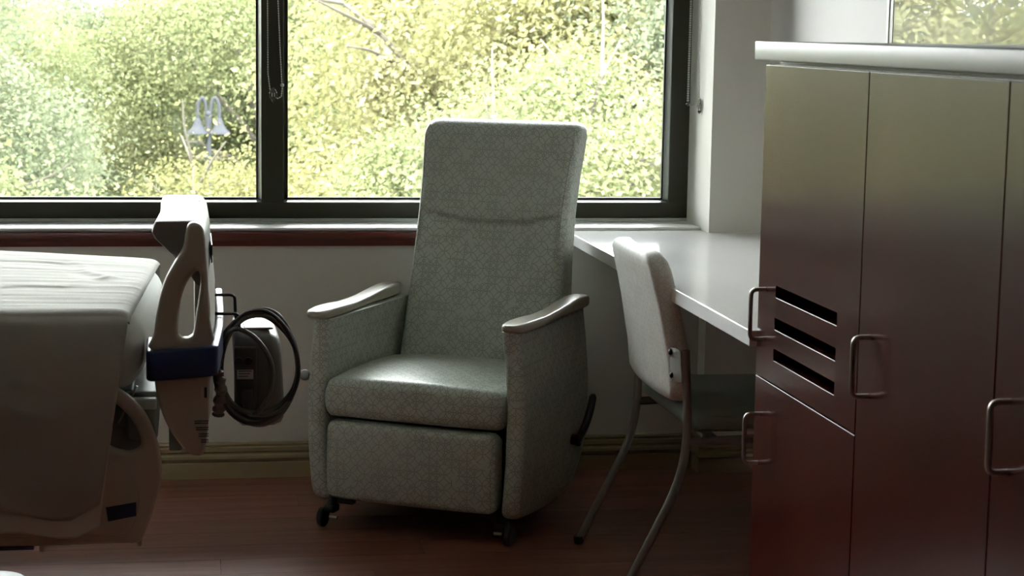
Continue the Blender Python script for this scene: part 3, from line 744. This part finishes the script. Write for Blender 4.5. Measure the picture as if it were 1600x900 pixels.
# ------------------------------------------------------------------ roller blinds: chain loops with clear tensioners
def octa(c, r):
    x, y_, z = c
    return [(x+r, y_, z), (x-r, y_, z), (x, y_+r, z), (x, y_-r, z), (x, y_, z+r), (x, y_, z-r)], [(0, 2, 4), (2, 1, 4), (1, 3, 4), (3, 0, 4), (2, 0, 5), (1, 2, 5), (3, 1, 5), (0, 3, 5)]
def beads(path, step=.0078, r=.0029):
    P = [Vector(p) for p in path]; out = []; acc = 0
    for a, b in zip(P[:-1], P[1:]):
        L = (b-a).length; s = acc
        while s < L: out.append(octa(a+(b-a)*(s/L), r)); s += step
        acc = s-L
    return join(*out)
def blind(x0, x1, strands, tens, stop, lab):
    b = thing('roller_blind', ((x0+x1)/2, 6.16, 2.01), lab, 'blind', 'roller blinds of the window')
    part('roller', tube([(x0, 6.16, 2.04), (x1, 6.16, 2.04)], .030, 18), 'shade_fabric', b)
    for st in strands:
        c = part('bead_chain', beads(st), 'bead_silver', b, smooth=0)
        part('cord_core', tube(st, .0009, 5), 'bead_silver', c)
    tx, ty, tz, ax = tens
    o2 = [(0, .024), (.006, .018), (.012, .006), (.012, -.006), (.006, -.018), (0, -.026), (-.006, -.018), (-.012, -.006), (-.012, .006), (-.006, .018)]
    to = (lambda a, b_, c: (tx+a, ty+c, tz+b_)) if ax == 'y' else (lambda a, b_, c: (tx+c, ty+a, tz+b_))
    t = part('tensioner', plate(cm2(o2), [], .006, .0015, to), 'clear_plastic', b, smooth=40, label='clear plastic chain tensioner')
    for k in (-1, 1):
        part('guide', box(tx+k*.004-.0015, tx+k*.004+.0015, ty-.008, ty-.0035, tz-.006, tz+.006, .0008) if ax == 'y' else box(tx-.008, tx-.0035, ty+k*.004-.0015, ty+k*.004+.0015, tz-.006, tz+.006, .0008), 'label_white', t)
    part('screw_eye', lathe([(.001, -.005), (.0035, -.005), (.0035, .005), (.001, .005)], 'y' if ax == 'y' else 'x', (tx, ty, tz-.019), 10), 'black_plastic', t)
    part('stop_ball', sphere(stop, .0062, 12, 8), 'clear_plastic' if ax == 'x' else 'label_white', b)
blind(-1.16, .26, [[(.246, 6.20, 2.03), (.250, 6.20, 1.55), (.251, 6.20, 1.30), (.258, 6.20, 1.245)],
                   [(.272, 6.20, 2.03), (.283, 6.20, 1.55), (.290, 6.20, 1.38), (.297, 6.20, 1.25), (.294, 6.20, 1.225), (.283, 6.20, 1.219), (.276, 6.20, 1.222)]],
      (.268, 6.20, 1.231, 'y'), (.297, 6.20, 1.262), 'left roller blind with beaded chain hanging over the window mullion')
blind(.28, 1.64, [[(1.648, 6.18, 2.03), (1.647, 6.18, 1.55), (1.646, 6.18, 1.222)], [(1.653, 6.185, 2.03), (1.652, 6.185, 1.55), (1.651, 6.185, 1.222)],
                  [(1.658, 6.10, 2.03), (1.658, 6.10, 1.55), (1.663, 6.10, 1.30), (1.664, 6.10, 1.235), (1.660, 6.135, 1.210), (1.655, 6.16, 1.205), (1.652, 6.18, 1.215)]],
      (1.668, 6.105, 1.212, 'x'), (1.648, 6.18, 1.214), 'right roller blind with beaded chain hanging at the window reveal')

# ------------------------------------------------------------------ outdoors: ground, street lamp, trees
GZ = -7.5
gd = part('ground', box(-90, 90, 6.6, 150, GZ-.2, GZ), 'concrete', smooth=0); gd['kind'] = 'structure'; gd['label'] = 'pale concrete ground far below the window'; gd['category'] = 'ground'
LX, LZ = .44, -.08
lp = thing('street_lamp', (LX, 45, GZ), 'twin-headed gooseneck street lamp among the trees', 'street lamp')
part('pole', join(tube([(LX, 45, GZ), (LX, 45, -.55+LZ)], .06, 12), sphere((LX, 45, -.52+LZ), .08)), 'lamp_metal', lp)
for s in (-1, 1):
    xx = LX+s*.25
    P = [(p[0], p[1], p[2]+LZ) for p in catmull([(LX+s*.03, 45, -.85), (LX+s*.05, 45, -.45), (LX+s*.08, 45, -.24), (LX+s*.14, 45, -.15), (xx-s*.03, 45, -.24), (xx, 45, -.42), (xx, 45, -.72)], 6)]
    part('arm', tube(P, .04, 8), 'lamp_metal', lp)
    part('lamp_shade', lathe([(.04, -.62+LZ), (.07, -.66+LZ), (.10, -.76+LZ), (.15, -.86+LZ), (.25, -.95+LZ), (.26, -.985+LZ), (.23, -.985+LZ), (.001, -.94+LZ)], 'z', (xx, 45, 0), 20), 'lamp_metal', lp)

def crown_mesh(name, mat, nblob, nleaf, rx, rz, size, seed):
    r = np.random.default_rng(seed)
    d = r.normal(size=(nblob, 3)); d /= np.linalg.norm(d, axis=1)[:, None]
    rad = (.45+.55*r.random(nblob)**.5)[:, None]
    c = d*rad*np.array([rx, rx, rz]); br_ = (.14+.30*r.random(nblob)**1.5)*rx
    k = r.integers(0, nblob, nleaf)
    dl = r.normal(size=(nleaf, 3)); dl /= np.linalg.norm(dl, axis=1)[:, None]
    dl[:, 2] = np.where(r.random(nleaf) < .45, np.abs(dl[:, 2]), dl[:, 2])
    p = c[k]+dl*(br_[k]*(.55+.5*r.random(nleaf)**.6))[:, None]*np.array([1, 1, .8])
    spray = r.random(nleaf) < .22
    p = p+np.where(spray[:, None], dl*(r.random(nleaf)**2*.9)[:, None], 0)+r.normal(size=(nleaf, 3))*.07
    n = dl*.7+r.normal(size=(nleaf, 3))*.6+np.array([0, 0, .35]); n /= np.linalg.norm(n, axis=1)[:, None]
    a = np.cross(n, r.normal(size=(nleaf, 3))); a /= np.linalg.norm(a, axis=1)[:, None]
    b = np.cross(n, a); s = (size*(.6+.8*r.random(nleaf)))[:, None]
    V = np.stack([p-a*s, p+b*s*.55, p+a*s, p-b*s*.55], 1).reshape(-1, 3).astype(np.float32)
    me = bpy.data.meshes.new(name); me.vertices.add(nleaf*4); me.vertices.foreach_set('co', V.ravel())
    me.loops.add(nleaf*4); me.loops.foreach_set('vertex_index', np.arange(nleaf*4, dtype=np.int32))
    me.polygons.add(nleaf); me.polygons.foreach_set('loop_start', np.arange(0, nleaf*4, 4, dtype=np.int32))
    me.update(calc_edges=True)
    at = me.attributes.new('tone', 'FLOAT', 'FACE')
    blobt = r.random(nblob)
    at.data.foreach_set('value', np.clip(.25*r.random(nleaf)+.45*blobt[k]+.35*r.random(nleaf)**2, 0, 1).astype(np.float32))
    me.materials.append(MATS[mat]); return me
CR = [crown_mesh('crown', 'leaf_yellow', 70, 150000, 3.4, 3.0, .038, 1), crown_mesh('crown', 'leaf_green', 64, 150000, 3.4, 3.2, .038, 2),
      crown_mesh('crown', 'leaf_blue', 60, 140000, 3.2, 3.4, .038, 3), crown_mesh('crown', 'leaf_yellow', 48, 140000, 3.3, 2.7, .038, 4)]
TRK = mesh('trunk', *tube(catmull([(0, 0, 0), (.05, .03, 1.6), (-.04, .05, 3.2), (.05, 0, 4.8), (.02, 0, 6.0)], 4), [.26-.012*i for i in range(17)], 9)); TRK.materials.append(MATS['bark'])
BRM = []
for k in range(5):
    P = [Vector((0, 0, 0))]; dd = Vector((random.uniform(.6, 1), random.uniform(-.3, .3), random.uniform(.5, .9))).normalized()
    for i in range(7):
        dd = (dd+Vector((random.uniform(-.35, .35), random.uniform(-.35, .35), random.uniform(-.2, .25)))).normalized(); P.append(P[-1]+dd*.62)
    vf = [tube(catmull(P, 3), [.075-.0028*i for i in range(22)], 7)]
    for i in (3, 4, 5, 6):
        Q = [P[i]]; d2 = (dd+Vector((random.uniform(-1, 1), random.uniform(-1, 1), random.uniform(-.3, .9)))).normalized()
        for _ in range(3): d2 = (d2+Vector((random.uniform(-.3, .3),)*3)).normalized(); Q.append(Q[-1]+d2*.45)
        vf.append(tube(catmull(Q, 3), [.035-.0025*q for q in range(10)], 6))
    m = mesh('branch', *join(*vf)); m.materials.append(MATS['bark']); BRM.append(m)
def tree(x, yy, top, sc, kind, lab):
    t = thing('tree', (x, yy, GZ), lab, 'tree', 'trees outside the window', rz=random.uniform(0, 6.28), local=True)
    cz = top-GZ-3.3*sc
    o = link('crown', CR[kind], None, t); o.location = (0, 0, cz); o.scale = (sc, sc, sc)
    o = link('trunk', TRK, None, t); o.scale = (sc, sc, max(.3, (cz+.5)/6.0))
    for k in range(5):
        o = link('branch', BRM[k], None, t); o.location = (0, 0, cz-1.2*sc+.35*k*sc); o.rotation_euler = (0, 0, 1.26*k+random.uniform(-.3, .3)); o.scale = (sc*.86,)*3
TR_ = [  # x, y, top z, scale, kind, label
 (-3.4, 27, -.55, 1.00, 1, 'fresh green tree low at the left edge of the window view'),
 (.6, 31, -.75, 1.05, 3, 'pale yellow-green tree below the street lamp'),
 (4.6, 25, 1.0, 1.05, 1, 'green tree with yellow tips right behind the recliner back'),
 (5.9, 33, 3.6, 1.55, 0, 'tall yellow-green tree filling the right window pane'),
 (9.4, 30, 3.4, 1.20, 2, 'bluish green tree at the right window jamb'),
 (7.6, 22, -.3, .80, 3, 'low creamy yellow tree at bottom right of the window view'),
 (-6.4, 40, 2.4, 1.30, 2, 'grey-green tree at the far left behind the nearer ones'),
 (1.9, 52, 3.3, 1.50, 1, 'green tree behind the street lamp'),
 (-2.6, 60, 1.75, 1.30, 2, 'distant blue-green tree under the patch of open sky'),
 (-8.5, 52, 4.2, 1.6, 0, 'big yellow-green tree left of the patch of open sky'),
 (6.5, 58, 4.8, 1.75, 2, 'distant tree behind the window mullion'),
 (12.5, 56, 5.0, 1.75, 1, 'distant green tree behind the right window pane'),
 (18, 55, 5.0, 1.75, 0, 'distant yellowish tree right of the window view'),
 (14.5, 32, 3.0, 1.3, 1, 'green tree hidden beyond the window reveal'),
 (-5.0, 75, 1.5, 1.5, 1, 'low distant tree below the patch of open sky'),
 (-11.0, 78, 6.5, 2.0, 2, 'far grey-green tree at the left edge of the view'),
 (4.5, 80, 5.5, 2.0, 1, 'farthest green tree behind the street lamp'),
 (-5.6, 47, 2.0, 1.0, 1, 'mid-distance green tree left of the street lamp'),
 (-9.0, 29, 3.0, 1.3, 0, 'yellow-green tree reflected in the mahogany doors'),
 (-15.5, 33, 3.0, 1.45, 1, 'green tree seen only in the glass board'),
 (-25, 36, 3.4, 1.6, 3, 'pale tree far left, seen only in reflections'),
 (-19, 56, 4.4, 1.8, 2, 'distant grey-green tree on the far left'),
 (-32, 57, 4.6, 1.8, 1, 'outermost green tree on the far left'),
]
for a in TR_: tree(*a)
